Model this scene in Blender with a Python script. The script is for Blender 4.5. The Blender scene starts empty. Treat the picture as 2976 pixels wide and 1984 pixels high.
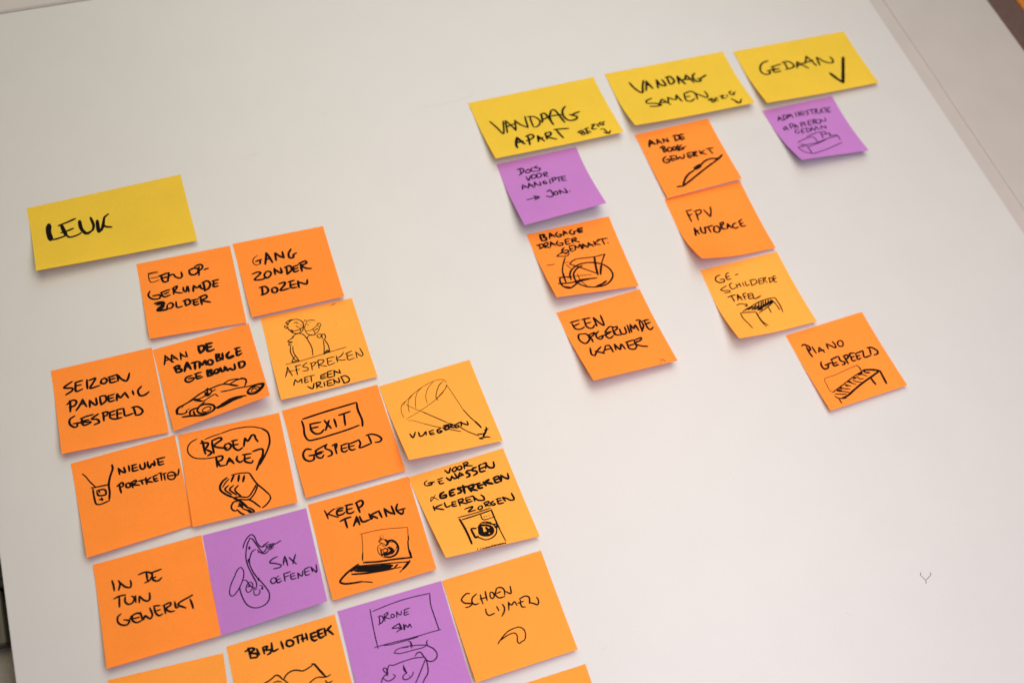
import bpy, bmesh, math, random
from mathutils import Matrix, Vector

S = bpy.context.scene
COL = S.collection
random.seed(4)

# ------------------------------------------------------------------ camera
# Board frame in millimetres: x right, y up, z out of the board towards the viewer.
# World: X = x, Z = y, -Y = z (the board hangs upright on a wall).
CAM = {'f': 1.025946916117634, 'C': [143.6, -598.826, 755.115], 'right': [0.94007, -0.325857, 0.100428], 'down': [-0.242091, -0.84524, -0.476404], 'fwd': [0.240125, 0.42354, -0.873472]}

BOARD_H = 1.55            # height of the board-frame origin above the floor (m)

def W(x, y, z=0.0):
    return Vector((x / 1000.0, -z / 1000.0, BOARD_H + y / 1000.0))

def Wd(v):
    return Vector((v[0], -v[2], v[1]))

cam_data = bpy.data.cameras.new('camera')
cam = bpy.data.objects.new('camera', cam_data)
COL.objects.link(cam)
r, d, f = Wd(CAM['right']), Wd(CAM['down']), Wd(CAM['fwd'])
m = Matrix((r, -d, -f)).transposed().to_4x4()
m.translation = W(*CAM['C'])
cam.matrix_world = m
cam_data.sensor_width = 22.3
cam_data.lens = 22.3 * CAM['f']
cam_data.clip_start = 0.02
cam_data.clip_end = 50
cam_data.dof.use_dof = True
foc = W(250, -300, 3) - W(*CAM['C'])
cam_data.dof.focus_distance = foc.dot(f)
cam_data.dof.aperture_fstop = 2.6
S.camera = cam

# ------------------------------------------------------------------ room light
world = bpy.data.worlds.new('World')
S.world = world
world.use_nodes = True
bg = world.node_tree.nodes['Background']
bg.inputs[0].default_value = (1.0, 0.93, 0.84, 1)
bg.inputs[1].default_value = 0.07

def area(name, pos, target, size, size_y, power, color):
    l = bpy.data.lights.new(name, 'AREA')
    l.shape = 'RECTANGLE'; l.size = size; l.size_y = size_y
    l.energy = power; l.color = color
    o = bpy.data.objects.new(name, l)
    COL.objects.link(o)
    o.location = W(*pos)
    o.rotation_euler = (W(*target) - W(*pos)).to_track_quat('-Z', 'Y').to_euler()
    return o

area('added_key_light', (700, -150, 850), (450, -300, 0), 0.55, 0.55, 4.5, (1.0, 0.875, 0.78))  # added key light, placed so its sheen brightens the lower middle of the board
area('added_low_fill', (500, -700, 700), (450, -350, 0), 0.7, 0.7, 6.7, (0.91, 0.865, 1.0))  # added cool fill from below, brightens the lower right; no real window
area('ceiling_lamp', (900, 1400, 1500), (300, -100, 0), 1.6, 1.6, 20.5, (0.80, 0.91, 1.0))
area('added_warm_fill', (200, 300, 1200), (200, -100, 0), 0.9, 0.9, 7.2, (1.0, 0.88, 0.52))  # added warm fill in front of the left group, no lamp stands there

S.view_settings.view_transform = 'Standard'
S.view_settings.look = 'None'
S.view_settings.exposure = 0
S.view_settings.gamma = 1
S.cycles.max_bounces = 8
S.cycles.diffuse_bounces = 5
S.cycles.use_denoising = True

# ------------------------------------------------------------------ materials
def new_mat(name):
    m = bpy.data.materials.new(name)
    m.use_nodes = True
    nt = m.node_tree
    return m, nt, nt.nodes['Principled BSDF']

def N(nt, t, **kw):
    n = nt.nodes.new(t)
    for k, v in kw.items():
        setattr(n, k, v)
    return n

def speckle_mat(name, col, rough, amount, scale, bump=0.0, blotch=0.0, spec=0.5, metal=0.0):
    """surface with fine grain and faint large blotches in its own colour"""
    m, nt, b = new_mat(name)
    tc = N(nt, 'ShaderNodeTexCoord')
    n1 = N(nt, 'ShaderNodeTexNoise'); n1.inputs['Scale'].default_value = scale; n1.inputs['Detail'].default_value = 3
    n2 = N(nt, 'ShaderNodeTexNoise'); n2.inputs['Scale'].default_value = scale / 40; n2.inputs['Detail'].default_value = 4
    nt.links.new(tc.outputs['Object'], n1.inputs['Vector'])
    nt.links.new(tc.outputs['Object'], n2.inputs['Vector'])
    def ramp(src, a):
        r = N(nt, 'ShaderNodeMapRange')
        r.inputs['From Min'].default_value = 0.3; r.inputs['From Max'].default_value = 0.7
        r.inputs['To Min'].default_value = 1 - a; r.inputs['To Max'].default_value = 1 + a
        nt.links.new(src, r.inputs['Value'])
        return r.outputs['Result']
    mu = N(nt, 'ShaderNodeMath', operation='MULTIPLY')
    nt.links.new(ramp(n1.outputs['Fac'], amount), mu.inputs[0])
    nt.links.new(ramp(n2.outputs['Fac'], blotch), mu.inputs[1])
    mx = N(nt, 'ShaderNodeVectorMath', operation='SCALE')
    mx.inputs[0].default_value = col
    nt.links.new(mu.outputs[0], mx.inputs['Scale'])
    nt.links.new(mx.outputs[0], b.inputs['Base Color'])
    b.inputs['Roughness'].default_value = rough
    b.inputs['Specular IOR Level'].default_value = spec
    b.inputs['Metallic'].default_value = metal
    if bump:
        bp = N(nt, 'ShaderNodeBump'); bp.inputs['Strength'].default_value = bump
        bp.inputs['Distance'].default_value = 0.0003
        nt.links.new(n1.outputs['Fac'], bp.inputs['Height'])
        nt.links.new(bp.outputs[0], b.inputs['Normal'])
    return m, nt, b, mx

BOARD, _, _, _ = speckle_mat('satin_white_laminate', (0.455, 0.441, 0.424), 0.38, 0.035, 1100, 0.0, 0.012, 0.5)
EDGE, _, _, _ = speckle_mat('white_edge_band', (0.47, 0.455, 0.43), 0.5, 0.02, 900, 0, 0.02)
FRAME, _, _, _ = speckle_mat('white_painted_post', (0.375, 0.340, 0.315), 0.55, 0.02, 900, 0.02, 0.03)
UPPER, _, _, _ = speckle_mat('upper_door_paint', (0.41, 0.375, 0.36), 0.7, 0.02, 900, 0.0, 0.02, 0.2)
BAND, _, _, _ = speckle_mat('pinkish_seal_strip', (0.375, 0.335, 0.312), 0.6, 0.02, 900, 0.02, 0.03)
WALL, _, _, _ = speckle_mat('beige_wall_plaster', (0.33, 0.29, 0.26), 0.85, 0.08, 500, 0.4, 0.06)
GREY, _, _, _ = speckle_mat('olive_grey_plastic', (0.11, 0.10, 0.075), 0.5, 0.04, 800, 0.05, 0.03)
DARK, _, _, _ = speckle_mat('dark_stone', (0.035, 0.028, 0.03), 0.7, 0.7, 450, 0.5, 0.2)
WOOD, _, _, _ = speckle_mat('dark_brown_wood', (0.10, 0.055, 0.043), 0.6, 0.1, 120, 0.1, 0.1)
ORANGE_PLATE, _, _, _ = speckle_mat('orange_card', (0.48, 0.15, 0.012), 0.6, 0.03, 400, 0, 0.03)
SMUDGE, _, _, _ = speckle_mat('faint_grey_smudge', (0.43, 0.413, 0.392), 0.6, 0.1, 700, 0, 0.0)
SCRATCH, _, _, _ = speckle_mat('brown_scratch', (0.09, 0.055, 0.042), 0.6, 0.2, 700, 0, 0.0)

def paper(name, col, trans=0.40):
    m, nt, b, mx = speckle_mat(name, col, 0.8, 0.05, 1300, 0.10, 0.02, 0.15)
    tr = N(nt, 'ShaderNodeBsdfTranslucent')
    nt.links.new(mx.outputs[0], tr.inputs['Color'])
    mix = N(nt, 'ShaderNodeMixShader'); mix.inputs[0].default_value = trans
    out = nt.nodes['Material Output']
    nt.links.new(b.outputs[0], mix.inputs[1]); nt.links.new(tr.outputs[0], mix.inputs[2])
    nt.links.new(mix.outputs[0], out.inputs['Surface'])
    return m

PAPER = {
    'O': paper('orange_note_paper', (0.98, 0.335, 0.047)),
    'A': paper('amber_note_paper', (0.98, 0.47, 0.072)),
    'A2': paper('deep_amber_note_paper', (0.97, 0.41, 0.060)),
    'Y': paper('yellow_note_paper', (0.83, 0.60, 0.058)),
    'P': paper('purple_note_paper', (0.58, 0.243, 0.62)),
}
def ink_mat(name, col, rough=0.8):
    m, nt, b = new_mat(name)
    b.inputs['Base Color'].default_value = (*col, 1)
    b.inputs['Roughness'].default_value = rough
    b.inputs['Specular IOR Level'].default_value = 0.06
    return m
INK = ink_mat('black_marker_ink', (0.006, 0.004, 0.004))
FINGERMARK = ink_mat('brown_fingermark', (0.42, 0.14, 0.03))
INK_P = ink_mat('marker_ink_on_purple', (0.022, 0.008, 0.035))

# ------------------------------------------------------------------ helpers
def link(name, me, mat, parent=None, loc=None):
    me.materials.append(mat)
    o = bpy.data.objects.new(name, me)
    COL.objects.link(o)
    if parent: o.parent = parent
    if loc is not None: o.location = loc
    return o

def slab(name, x0, x1, y0, y1, z0, z1, mat, parent=None, bevel=0.6):
    """a slab in board millimetres with softened edges, origin at its lower left front corner"""
    bm = bmesh.new()
    bmesh.ops.create_cube(bm, size=1)
    org = Vector((0, 0, 0)) if parent else W(x0, y0, z1)
    for v in bm.verts:
        x = x0 if v.co.x < 0 else x1
        y = y0 if v.co.z < 0 else y1
        z = z0 if v.co.y > 0 else z1
        v.co = W(x, y, z) - org
    if bevel:
        bmesh.ops.bevel(bm, geom=bm.edges[:], offset=bevel / 1000, segments=3, profile=0.6, affect='EDGES')
    bmesh.ops.recalc_face_normals(bm, faces=bm.faces)
    me = bpy.data.meshes.new(name); bm.to_mesh(me); bm.free()
    for p in me.polygons: p.use_smooth = False
    return link(name, me, mat, parent, None if parent else org)

def tag(o, label=None, cat=None, group=None, kind=None):
    if label: o['label'] = label
    if cat: o['category'] = cat
    if group: o['group'] = group
    if kind: o['kind'] = kind
    return o

def catmull(P, seg_len):
    """smooth a traced stroke (list of (x, y) mm)"""
    if len(P) == 2:
        (x0, y0), (x1, y1) = P
        n = max(2, int(math.hypot(x1 - x0, y1 - y0) / seg_len))
        # pen strokes are never ruler straight
        bow = random.uniform(-.03, .03)
        return [(x0 + (x1 - x0) * t - (y1 - y0) * bow * math.sin(math.pi * t),
                 y0 + (y1 - y0) * t + (x1 - x0) * bow * math.sin(math.pi * t)) for t in [i / n for i in range(n + 1)]]
    Q = [(2 * P[0][0] - P[1][0], 2 * P[0][1] - P[1][1])] + P + [(2 * P[-1][0] - P[-2][0], 2 * P[-1][1] - P[-2][1])]
    out = []
    for i in range(1, len(Q) - 2):
        p0, p1, p2, p3 = Q[i - 1], Q[i], Q[i + 1], Q[i + 2]
        d = lambda a, b: max(1e-4, math.hypot(a[0] - b[0], a[1] - b[1])) ** 0.5
        t0 = 0; t1 = t0 + d(p0, p1); t2 = t1 + d(p1, p2); t3 = t2 + d(p2, p3)
        n = max(2, int((t2 - t1) ** 2 / seg_len))
        for k in range(n):
            t = t1 + (t2 - t1) * k / n
            L = lambda a, b, ta, tb: tuple(((tb - t) * a[j] + (t - ta) * b[j]) / (tb - ta) for j in (0, 1))
            A1 = L(p0, p1, t0, t1); A2 = L(p1, p2, t1, t2); A3 = L(p2, p3, t2, t3)
            B1 = L(A1, A2, t0, t2); B2 = L(A2, A3, t1, t3)
            out.append(L(B1, B2, t1, t2))
    out.append(P[-1])
    return out

def ribbon(P, w):
    """outline polygon strips (left/right rails) plus round ends for a stroke of width w, in local mm"""
    Q = []
    for p in P:
        if not Q or math.hypot(p[0] - Q[-1][0], p[1] - Q[-1][1]) > 0.05: Q.append(p)
    if len(Q) < 2: Q.append((Q[0][0] + .1, Q[0][1]))
    n = len(Q); ph = random.uniform(0, 6.28); rails = []
    tot = n * 1.0
    for i, p in enumerate(Q):
        a = Q[max(0, i - 1)]; b = Q[min(n - 1, i + 1)]
        dx, dy = b[0] - a[0], b[1] - a[1]; L = math.hypot(dx, dy) or 1
        nx, ny = -dy / L, dx / L
        # chisel nib: a little wider on one slant, slight wobble of pressure
        ang = math.atan2(dy, dx)
        end_t = min(1.0, .72 + .28 * min(i, n - 1 - i) / 2.5)
        hw = w / 2 * end_t * (.91 + .17 * abs(math.sin(ang)) + .04 * math.sin(ph + i * .35))
        rails.append(((p[0] + nx * hw, p[1] + ny * hw), (p[0] - nx * hw, p[1] - ny * hw)))
    verts, faces = [], []
    for l, r_ in rails: verts += [l, r_]
    for i in range(n - 1): faces.append((2 * i, 2 * i + 1, 2 * i + 3, 2 * i + 2))
    for end in (0, n - 1):                                   # rounded pen ends
        l, r_ = rails[end]
        cx, cy = Q[end]; q = Q[1] if end == 0 else Q[n - 2]
        dx, dy = cx - q[0], cy - q[1]; L = math.hypot(dx, dy) or 1; dx /= L; dy /= L
        hw = math.hypot(l[0] - cx, l[1] - cy)
        base = len(verts); fan = []
        for k in range(1, 6):
            th = math.pi * k / 6
            s = 1 if end else -1
            # from left rail round to right rail
            vx, vy = l[0] - cx, l[1] - cy
            fx, fy = dx * hw * random.uniform(.75, 1.0), dy * hw * random.uniform(.75, 1.0)
            verts.append((cx + vx * math.cos(th) + fx * math.sin(th), cy + vy * math.cos(th) + fy * math.sin(th)))
            fan.append(base + k - 1)
        ring = [2 * end] + fan + [2 * end + 1]
        faces.append(tuple(ring) if end else tuple(reversed(ring)))
    return verts, faces

# ------------------------------------------------------------------ setting: board and what shows around it
board = slab('white_board', -54.7, 847.5, -1150, 226, -18, 0, BOARD, bevel=0.8)
tag(board, kind='structure')
for k, (name, mat, pts, w) in enumerate([
    ('scratch', SCRATCH, [(587.9, -509.6), (586.7, -511.3)], .75),
    ('scratch', SCRATCH, [(586.9, -511.6), (588.6, -515.9)], .55),
    ('scratch', SCRATCH, [(588.9, -515.9), (594.8, -513.5)], .55),
    ('scratch', SCRATCH, [(595.0, -513.3), (595.1, -511.9)], .75),
    ('scratch', SCRATCH, [(588.6, -516.4), (587.8, -518.2)], .75),
    ('smudge', SMUDGE, [(260.5, 37.7), (265.5, 38.9)], 1.6),
    ('smudge', SMUDGE, [(180.1, 6.2), (188, 6.9), (196.5, 8.7)], .8),
    ('smudge', SMUDGE, [(351.9, 23.6), (372.1, 22.3), (389.4, 23.6), (403.9, 26.4)], .7),
    ('smudge', SMUDGE, [(44.2, 36.5), (45.2, 35.9)], 1.0),
    ('smudge', SMUDGE, [(330.0, -488.0), (335.8, -486.8)], .9),
    ('smudge', SMUDGE, [(356.2, -311.8), (357.3, -309.7)], .7),
    ('smudge', SMUDGE, [(517.0, -519.2), (520.8, -523.1)], 1.0),
    ('smudge', SMUDGE, [(471.0, -560.2), (478.8, -566.1)], .8)]):
    vs, fs = ribbon(catmull(pts, .8), w)
    org = W(-54.7, -1150, 0)
    me = bpy.data.meshes.new(name)
    me.from_pydata([W(x, y, .04 + .004 * k) - org for x, y in vs], [], fs)
    link(name, me, mat, board)

up_panel = slab('upper_panel', -54.7, 847.5, 228.0, 900, -18, 0.4, UPPER, bevel=4.0)
tag(up_panel, kind='structure')
backing = slab('backing_board', -40, 900, -1150, 900, -30, -19, EDGE, bevel=0)
tag(backing, kind='structure')
post = slab('side_post', 864.5, 979, -1150, 900, -22, -0.8, FRAME, bevel=1.6)
tag(post, kind='structure')
jamb = slab('groove_back', 845, 867, -1150, 900, -18.5, -2.2, BAND, bevel=0)
tag(jamb, kind='structure')
wall = slab('wall', -900, 979, -1500, 1100, -160, -36, WALL, bevel=0)
tag(wall, kind='structure')
recess = slab('brown_recess', 979.5, 1700, -1500, 1100, -160, -60, WOOD, bevel=0)
tag(recess, kind='structure')

plate = slab('orange_card', 1078, 1260, -160, 220, -59.8, -57.5, ORANGE_PLATE, bevel=0.5)
tag(plate, 'blurred bright orange card on the dark brown wood at the top right corner', 'card')
box = bpy.data.objects.new('grey_bracket', None); COL.objects.link(box); box.location = W(-70, -352, -25)
tag(box, 'olive grey plastic bracket sticking out behind the left edge of the white board', 'bracket')
def child_slab(name, *a, **k):
    o = slab(name, *a, **k)
    o.parent = box; o.location = o.location - box.location
    return o
child_slab('body', -110, -63.5, -350, -309.5, -35.5, -25, GREY, bevel=2.5)
child_slab('cap', -112, -58.5, -309.2, -303, -35.5, -24, DARK, bevel=1.0)
child_slab('rim', -104, -70, -348, -314, -24.6, -22.5, GREY, bevel=1.0)
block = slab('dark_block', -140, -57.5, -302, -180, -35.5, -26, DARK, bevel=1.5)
tag(block, 'dark rough block in the gap left of the white board, above the grey bracket', 'block')

# ------------------------------------------------------------------ sticky notes
# (key, colour, label, base z, lift of lower left, lift of lower right, curl power, extra curl of lower left corner,
#  upper left corner on the board, turn, corner quad in note millimetres, pen strokes in 0.1 mm)
NOTES = [
  ('leuk', 'Y',
   'wide yellow header note reading LEUK at the far left, alone above the big orange group',
   0.16, 8.6, 4.3, 1.5, 1.2, [-0.06, -0.63], 0.0242, [0.0, 0.0, 127.2, 0.0, 125.9, -74.4, -0.5, -70.6],
   'T407 145 -221 133 -296 140 -388;192 137 -389 191 -392 263 -377;195 217 -253 282 -239 357 -218;298 241 -256 250 -313 263 -377;187 225 -337 276 -331 328 -318;187 263 -377 287 -405 343 -402 380 -386;284 387 -252 385 -316 398 -372 426 -407 456 -393;219 448 -401 474 -379 487 -338 484 -292 476 -243;285 523 -291 518 -358 517 -419;235 517 -422 541 -400 562 -351 575 -301;190 570 -324 585 -274 622 -246;205 556 -342 579 -377 624 -397'),
  ('een', 'O',
   'orange note reading EEN OPGERUIMDE ZOLDER just below the LEUK header',
   0.16, 4.3, 1.8, 1.5, 0, [76.0, -78.83], -0.0267, [0.0, 0.0, 76.2, 0.0, 75.6, -77.2, 0.4, -74.7],
   'T84 77 -115 154 -112;84 78 -122 155 -122;84 79 -118 79 -183 94 -206 154 -197;83 85 -165 150 -166;186 156 -161 198 -152 237 -145;187 177 -156 177 -199 190 -227 225 -224;186 183 -185 221 -184;170 240 -146 218 -227;170 228 -182 268 -168 287 -201 319 -219 336 -204 335 -162;188 401 -160 444 -151 473 -169 460 -201 427 -214 402 -199 400 -164;188 395 -165 410 -155;172 482 -145 469 -229;172 447 -136 497 -127 511 -148 496 -175 475 -183;172 517 -184 553 -179|T167 67 -288 50 -323 63 -356 94 -376 132 -374 139 -345 82 -340;167 145 -325 191 -315 222 -310;167 155 -319 155 -354 171 -371 218 -364;167 170 -343 212 -334;168 240 -306 282 -291 273 -315 253 -335 280 -357 313 -368;168 251 -300 245 -364;169 327 -315 328 -352 342 -364 358 -314;169 366 -316 365 -370;186 410 -317 400 -375;186 411 -319 432 -346 463 -324 463 -324 460 -349 481 -373;187 489 -304 489 -393;187 479 -309 524 -300 542 -335 522 -373 488 -389;187 560 -311 613 -309;187 573 -316 565 -367 600 -370;187 565 -342 602 -341|T250 88 -417 149 -419 157 -435 102 -487 171 -499;176 99 -435 147 -434;175 119 -487 156 -462;166 181 -456 176 -489 206 -492 226 -467 213 -442 187 -448;167 251 -441 253 -497 294 -497;184 321 -446 321 -500;184 304 -450 349 -442 359 -479 321 -500;184 373 -458 424 -457;184 387 -460 387 -508 422 -506;184 384 -484 420 -481;185 446 -445 446 -518;185 431 -445 488 -434 495 -457 453 -477 513 -511'),
  ('gang', 'O',
   'orange note reading GANG ZONDER DOZEN at the top of the left group',
   0.16, 4.2, 4.2, 1.5, 0, [154.54, -79.73], -0.0254, [0.0, 0.0, 76.9, 0.0, 77.8, -75.1, 2.0, -76.1],
   'T86 177 -163 141 -185 129 -227 150 -256 183 -250;174 150 -220 202 -210;175 191 -211 183 -250;193 251 -152 222 -266;193 251 -152 284 -264;192 232 -220 273 -214;194 322 -172 316 -250;194 323 -172 352 -214 384 -240;193 384 -240 383 -174;195 458 -166 429 -208 430 -250 460 -254 467 -227 494 -215|T172 99 -338 150 -328 169 -342 109 -398 177 -409 205 -396;173 212 -342 193 -374 205 -406 238 -392 251 -360 230 -340 207 -350;191 286 -326 281 -389;191 286 -335 316 -374 335 -385 336 -334;192 382 -334 376 -412;192 367 -337 414 -332 422 -370 381 -409;192 440 -346 481 -340;192 440 -346 437 -401 474 -397;192 438 -374 475 -370;193 505 -328 499 -410;193 487 -328 548 -316 554 -336 510 -356 546 -393 581 -402|T188 153 -484 144 -567;188 131 -487 177 -486 197 -527 178 -554 130 -563;188 226 -522 226 -558 253 -567 270 -542 256 -516 230 -520;189 289 -489 341 -486 336 -506 290 -557 363 -555;190 367 -492 420 -486;190 383 -500 380 -551 426 -561;189 381 -527 426 -525;190 446 -499 443 -568;190 446 -508 474 -529 509 -547 523 -506'),
  ('seizoen', 'O',
   'orange note reading SEIZOEN PANDEMIC GESPEELD at the left end of its row',
   0.16, 6.1, 2.2, 1.5, 0, [-1.88, -158.51], -0.0072, [0.0, 0.0, 76.1, 0.0, 76.2, -76.8, -0.1, -74.4],
   'T170 141 -134 76 -172 135 -194 133 -211 81 -238;170 158 -151 216 -146;170 163 -150 159 -229 206 -221;169 161 -181 202 -181;171 248 -149 242 -228;170 262 -159 311 -154 287 -190 262 -229 333 -226;171 352 -179 345 -207 372 -218 392 -193 376 -172 352 -179;171 402 -172 464 -166;171 411 -175 414 -222 461 -224;171 411 -198 453 -194;172 470 -164 471 -223;172 473 -169 501 -220 530 -240 546 -221 562 -179|T168 102 -296 96 -395;167 79 -324 127 -299 150 -318 134 -348 92 -355;168 195 -311 174 -352 138 -396;168 195 -311 217 -384;167 165 -351 209 -351;168 243 -333 238 -394;168 243 -337 280 -387 289 -386 291 -328;169 320 -324 322 -399;169 323 -321 360 -328 361 -368 326 -396;169 379 -334 426 -331;169 382 -331 382 -385 422 -385;169 382 -359 417 -359;170 446 -333 438 -394;170 448 -336 465 -374 503 -338;170 503 -338 523 -392;170 560 -339 564 -375;171 631 -318 600 -350 609 -396 641 -401 677 -382|T166 122 -440 85 -462 82 -504 112 -539 128 -536 134 -507;165 104 -504 232 -522;166 160 -476 254 -465;166 172 -477 165 -512 180 -540 231 -531;165 169 -500 219 -503;167 291 -470 238 -501 276 -515 288 -544 250 -556;167 326 -466 322 -541;167 316 -471 357 -471 351 -496 328 -505;167 365 -481 413 -476;167 375 -480 369 -525 397 -547 453 -549;167 377 -508 406 -508;168 426 -472 467 -472;168 426 -475 420 -543;167 427 -509 456 -511;168 474 -474 474 -516 477 -540 537 -536;168 545 -481 553 -558;168 532 -483 576 -487 607 -535 585 -559 552 -558'),
  ('car', 'O',
   'orange note with a long low sports car sketched under three lines of bold writing',
   0.16, 4.2, 11.9, 1.5, 0, [74.4, -161.35], 0.0418, [0.0, 0.0, 76.6, 0.0, 75.2, -73.4, 0.1, -75.7],
   'T144 81 -79 57 -159;144 78 -78 130 -160;143 64 -125 105 -123;144 130 -87 115 -154;144 132 -92 166 -148;144 121 -124 157 -128;144 196 -93 188 -155;144 195 -97 217 -132 241 -144;144 241 -144 238 -95;215 341 -80 341 -145;215 338 -79 383 -90 377 -121 342 -146;215 399 -79 450 -84;215 407 -78 402 -146 451 -146;215 402 -111 439 -113|T211 127 -203 130 -256;210 118 -206 158 -200 164 -214 139 -225;210 142 -227 169 -239 170 -257 133 -259;212 224 -192 190 -267;212 227 -193 241 -264;211 201 -233 234 -233;212 256 -211 310 -213;212 281 -220 272 -275;212 318 -221 306 -275;212 320 -226 331 -254 361 -223 362 -265;199 383 -231 373 -261 400 -275 416 -251 398 -228 383 -231;200 454 -193 447 -262;200 450 -195 478 -205 466 -227 484 -250 447 -262;200 503 -201 493 -262;243 556 -207 530 -232 540 -262 581 -259;242 540 -262 577 -249;201 601 -193 646 -194;201 615 -194 609 -261 645 -252;201 607 -225 645 -226|T182 235 -322 190 -327 178 -352 196 -372 232 -369;181 202 -343 249 -348;182 247 -349 233 -369;182 255 -319 309 -318;182 268 -324 265 -364 309 -364;182 266 -344 299 -348;225 357 -314 348 -370;225 349 -320 389 -326 372 -341 390 -365 347 -374;226 413 -335 398 -359 427 -366 442 -342 422 -330;226 455 -329 461 -366 482 -361 490 -329;198 498 -337 503 -373 526 -360 536 -377 558 -381 567 -332;199 602 -328 598 -383;199 595 -330 639 -333 642 -365 620 -383 597 -386|D205 95 -563 64 -583 56 -620;139 56 -620 93 -634 126 -632 128 -616;140 98 -564 150 -552 201 -531 275 -502 351 -490 439 -486 548 -543;102 548 -543 528 -539 482 -507 452 -489;101 203 -552 264 -580 335 -559 363 -554 381 -582;100 98 -580 122 -561 192 -544;127 439 -486 491 -468 563 -479;127 489 -506 541 -488 594 -492 617 -510 604 -549 593 -566;128 583 -480 610 -498 617 -536;127 411 -549 470 -559 536 -564 633 -583 694 -587 727 -592;237 602 -627 605 -646 648 -665 694 -641 731 -603 687 -588;176 686 -592 629 -603 599 -626;175 610 -653 654 -668 717 -633 733 -608;77 627 -638 647 -611 688 -611 688 -638 652 -649 627 -638;77 659 -616 674 -641;77 630 -626 686 -619;385 375 -678 432 -663 482 -652 515 -655;274 354 -683 397 -673;277 510 -649 548 -657;178 342 -679 390 -670 427 -656 484 -642 582 -658;180 451 -641 510 -649;171 203 -646 229 -616 282 -617 329 -649 333 -675 304 -697 264 -700 216 -676 202 -650;100 240 -658 262 -646 289 -645 306 -660 295 -680 267 -685 243 -675 240 -658;176 87 -660 162 -679 236 -705 276 -705;171 276 -705 326 -689 339 -678;170 146 -664 152 -634 188 -624 214 -626;171 177 -644 178 -669;155 173 -659 183 -675;156 214 -626 274 -593;157 206 -541 258 -578;206 202 -543 230 -551;208 305 -514 313 -542;111 295 -501 319 -485 346 -513 311 -549 288 -532;111 320 -477 313 -525;111 344 -521 376 -512;110 264 -547 230 -551;110 243 -552 342 -528;110 299 -544 293 -509;109 140 -613 151 -609'),
  ('friends', 'A',
   'amber note reading AFSPREKEN MET EEN VRIEND with two masked friends drawn side by side',
   0.16, 3.4, 2.5, 1.5, 2.5, [160.81, -155.81], -0.0219, [0.0, 0.0, 75.6, 0.0, 77.7, -76.9, 0.9, -78.9],
   'T89 116 -499 83 -586;89 115 -499 137 -588;88 95 -544 153 -542;89 182 -504 177 -590;89 171 -509 222 -507;88 163 -544 204 -543;89 273 -496 232 -526 268 -548 264 -568 223 -566;89 301 -512 297 -576;89 290 -513 335 -513 323 -535 297 -545;89 359 -499 352 -575;89 336 -522 376 -500 404 -515 381 -538 356 -543 415 -572;90 423 -504 490 -502;90 433 -507 431 -564 484 -558;89 427 -534 466 -532;90 508 -498 505 -559;90 572 -482 540 -511 502 -526 545 -550 573 -549;90 578 -501 638 -484;90 594 -492 592 -558 642 -555;90 593 -525 636 -520;91 665 -503 662 -560;91 665 -503 699 -550 714 -546 705 -477|T105 150 -628 128 -681;105 150 -628 167 -657 198 -636 193 -676;106 217 -629 252 -625;106 226 -631 220 -675 249 -670;106 219 -650 246 -649;106 255 -626 303 -627;106 275 -628 270 -680;124 347 -643 398 -632;124 351 -640 347 -672 389 -671;124 350 -660 383 -653;124 407 -623 445 -621;124 409 -627 402 -674 450 -675;124 407 -651 439 -648;125 458 -624 453 -676;125 458 -624 480 -647 505 -662;125 503 -661 499 -627|T123 229 -715 263 -744 283 -699;123 301 -696 296 -748;123 294 -698 334 -700 326 -719 301 -725 340 -750;123 360 -707 358 -746;123 377 -708 426 -701;123 390 -711 382 -746 429 -750;123 389 -728 420 -728;124 437 -700 437 -745;124 436 -704 465 -740 476 -739 479 -699;124 497 -692 512 -761;124 500 -697 532 -693 558 -729 545 -754 506 -757|D81 199 -117 222 -90 259 -81 298 -96 319 -128 316 -168 295 -205 258 -215 226 -203 199 -163 189 -131;81 201 -122 187 -89;81 198 -104 193 -95 218 -77;81 215 -88 232 -76 252 -81;81 190 -123 174 -119 171 -134 189 -147 198 -137;81 195 -166 237 -185 286 -181 311 -167;81 218 -168 226 -203;81 288 -169 285 -202;81 249 -114 267 -110 281 -126;81 260 -141 268 -152;81 271 -157 283 -164;81 295 -142 301 -148;81 312 -159 314 -168;63 328 -126 338 -108 350 -115 352 -132;63 355 -125 378 -118 420 -133;63 349 -136 330 -160 322 -195 331 -235 354 -258 388 -258 421 -238 443 -202;63 329 -209 363 -214 403 -195 442 -164;63 386 -208 390 -238 392 -259;63 386 -224 427 -214;63 396 -223 422 -205;63 428 -160 451 -170 453 -192 440 -201;63 429 -173 437 -200;63 349 -152 356 -150;63 350 -165 361 -160;63 372 -142 380 -139;80 201 -254 220 -230 250 -218 290 -228 311 -259 327 -313 338 -374 331 -446;80 194 -252 166 -270 202 -283 173 -288 169 -308 191 -301;80 225 -240 187 -255;80 181 -315 168 -361 174 -412 187 -449 223 -471;80 197 -320 189 -375 200 -419 215 -464;79 194 -417 160 -462 197 -464;80 318 -290 331 -264 347 -256;81 348 -252 394 -264;80 441 -335 433 -400 417 -457;81 450 -325 467 -375 469 -442;81 411 -269 401 -283 421 -301 441 -277 419 -262;81 432 -283 456 -272 467 -300 455 -322 437 -322;81 439 -284 440 -310;61 107 -472 223 -471 421 -454 603 -439;116 420 -458 454 -430 465 -445;116 428 -452 466 -441;116 434 -441 451 -431|S120 575 -27 592 -22 612 -17;73 574 -208 575 -212'),
  ('portraits', 'O',
   'orange note reading NIEUWE PORTKETTEN with a small box on two cords drawn beside it',
   0.16, 5.1, 1.7, 1.5, 0, [1.29, -239.49], 0.0176, [0.0, 0.0, 76.0, -0.0, 74.3, -74.6, 0.1, -76.7],
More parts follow.
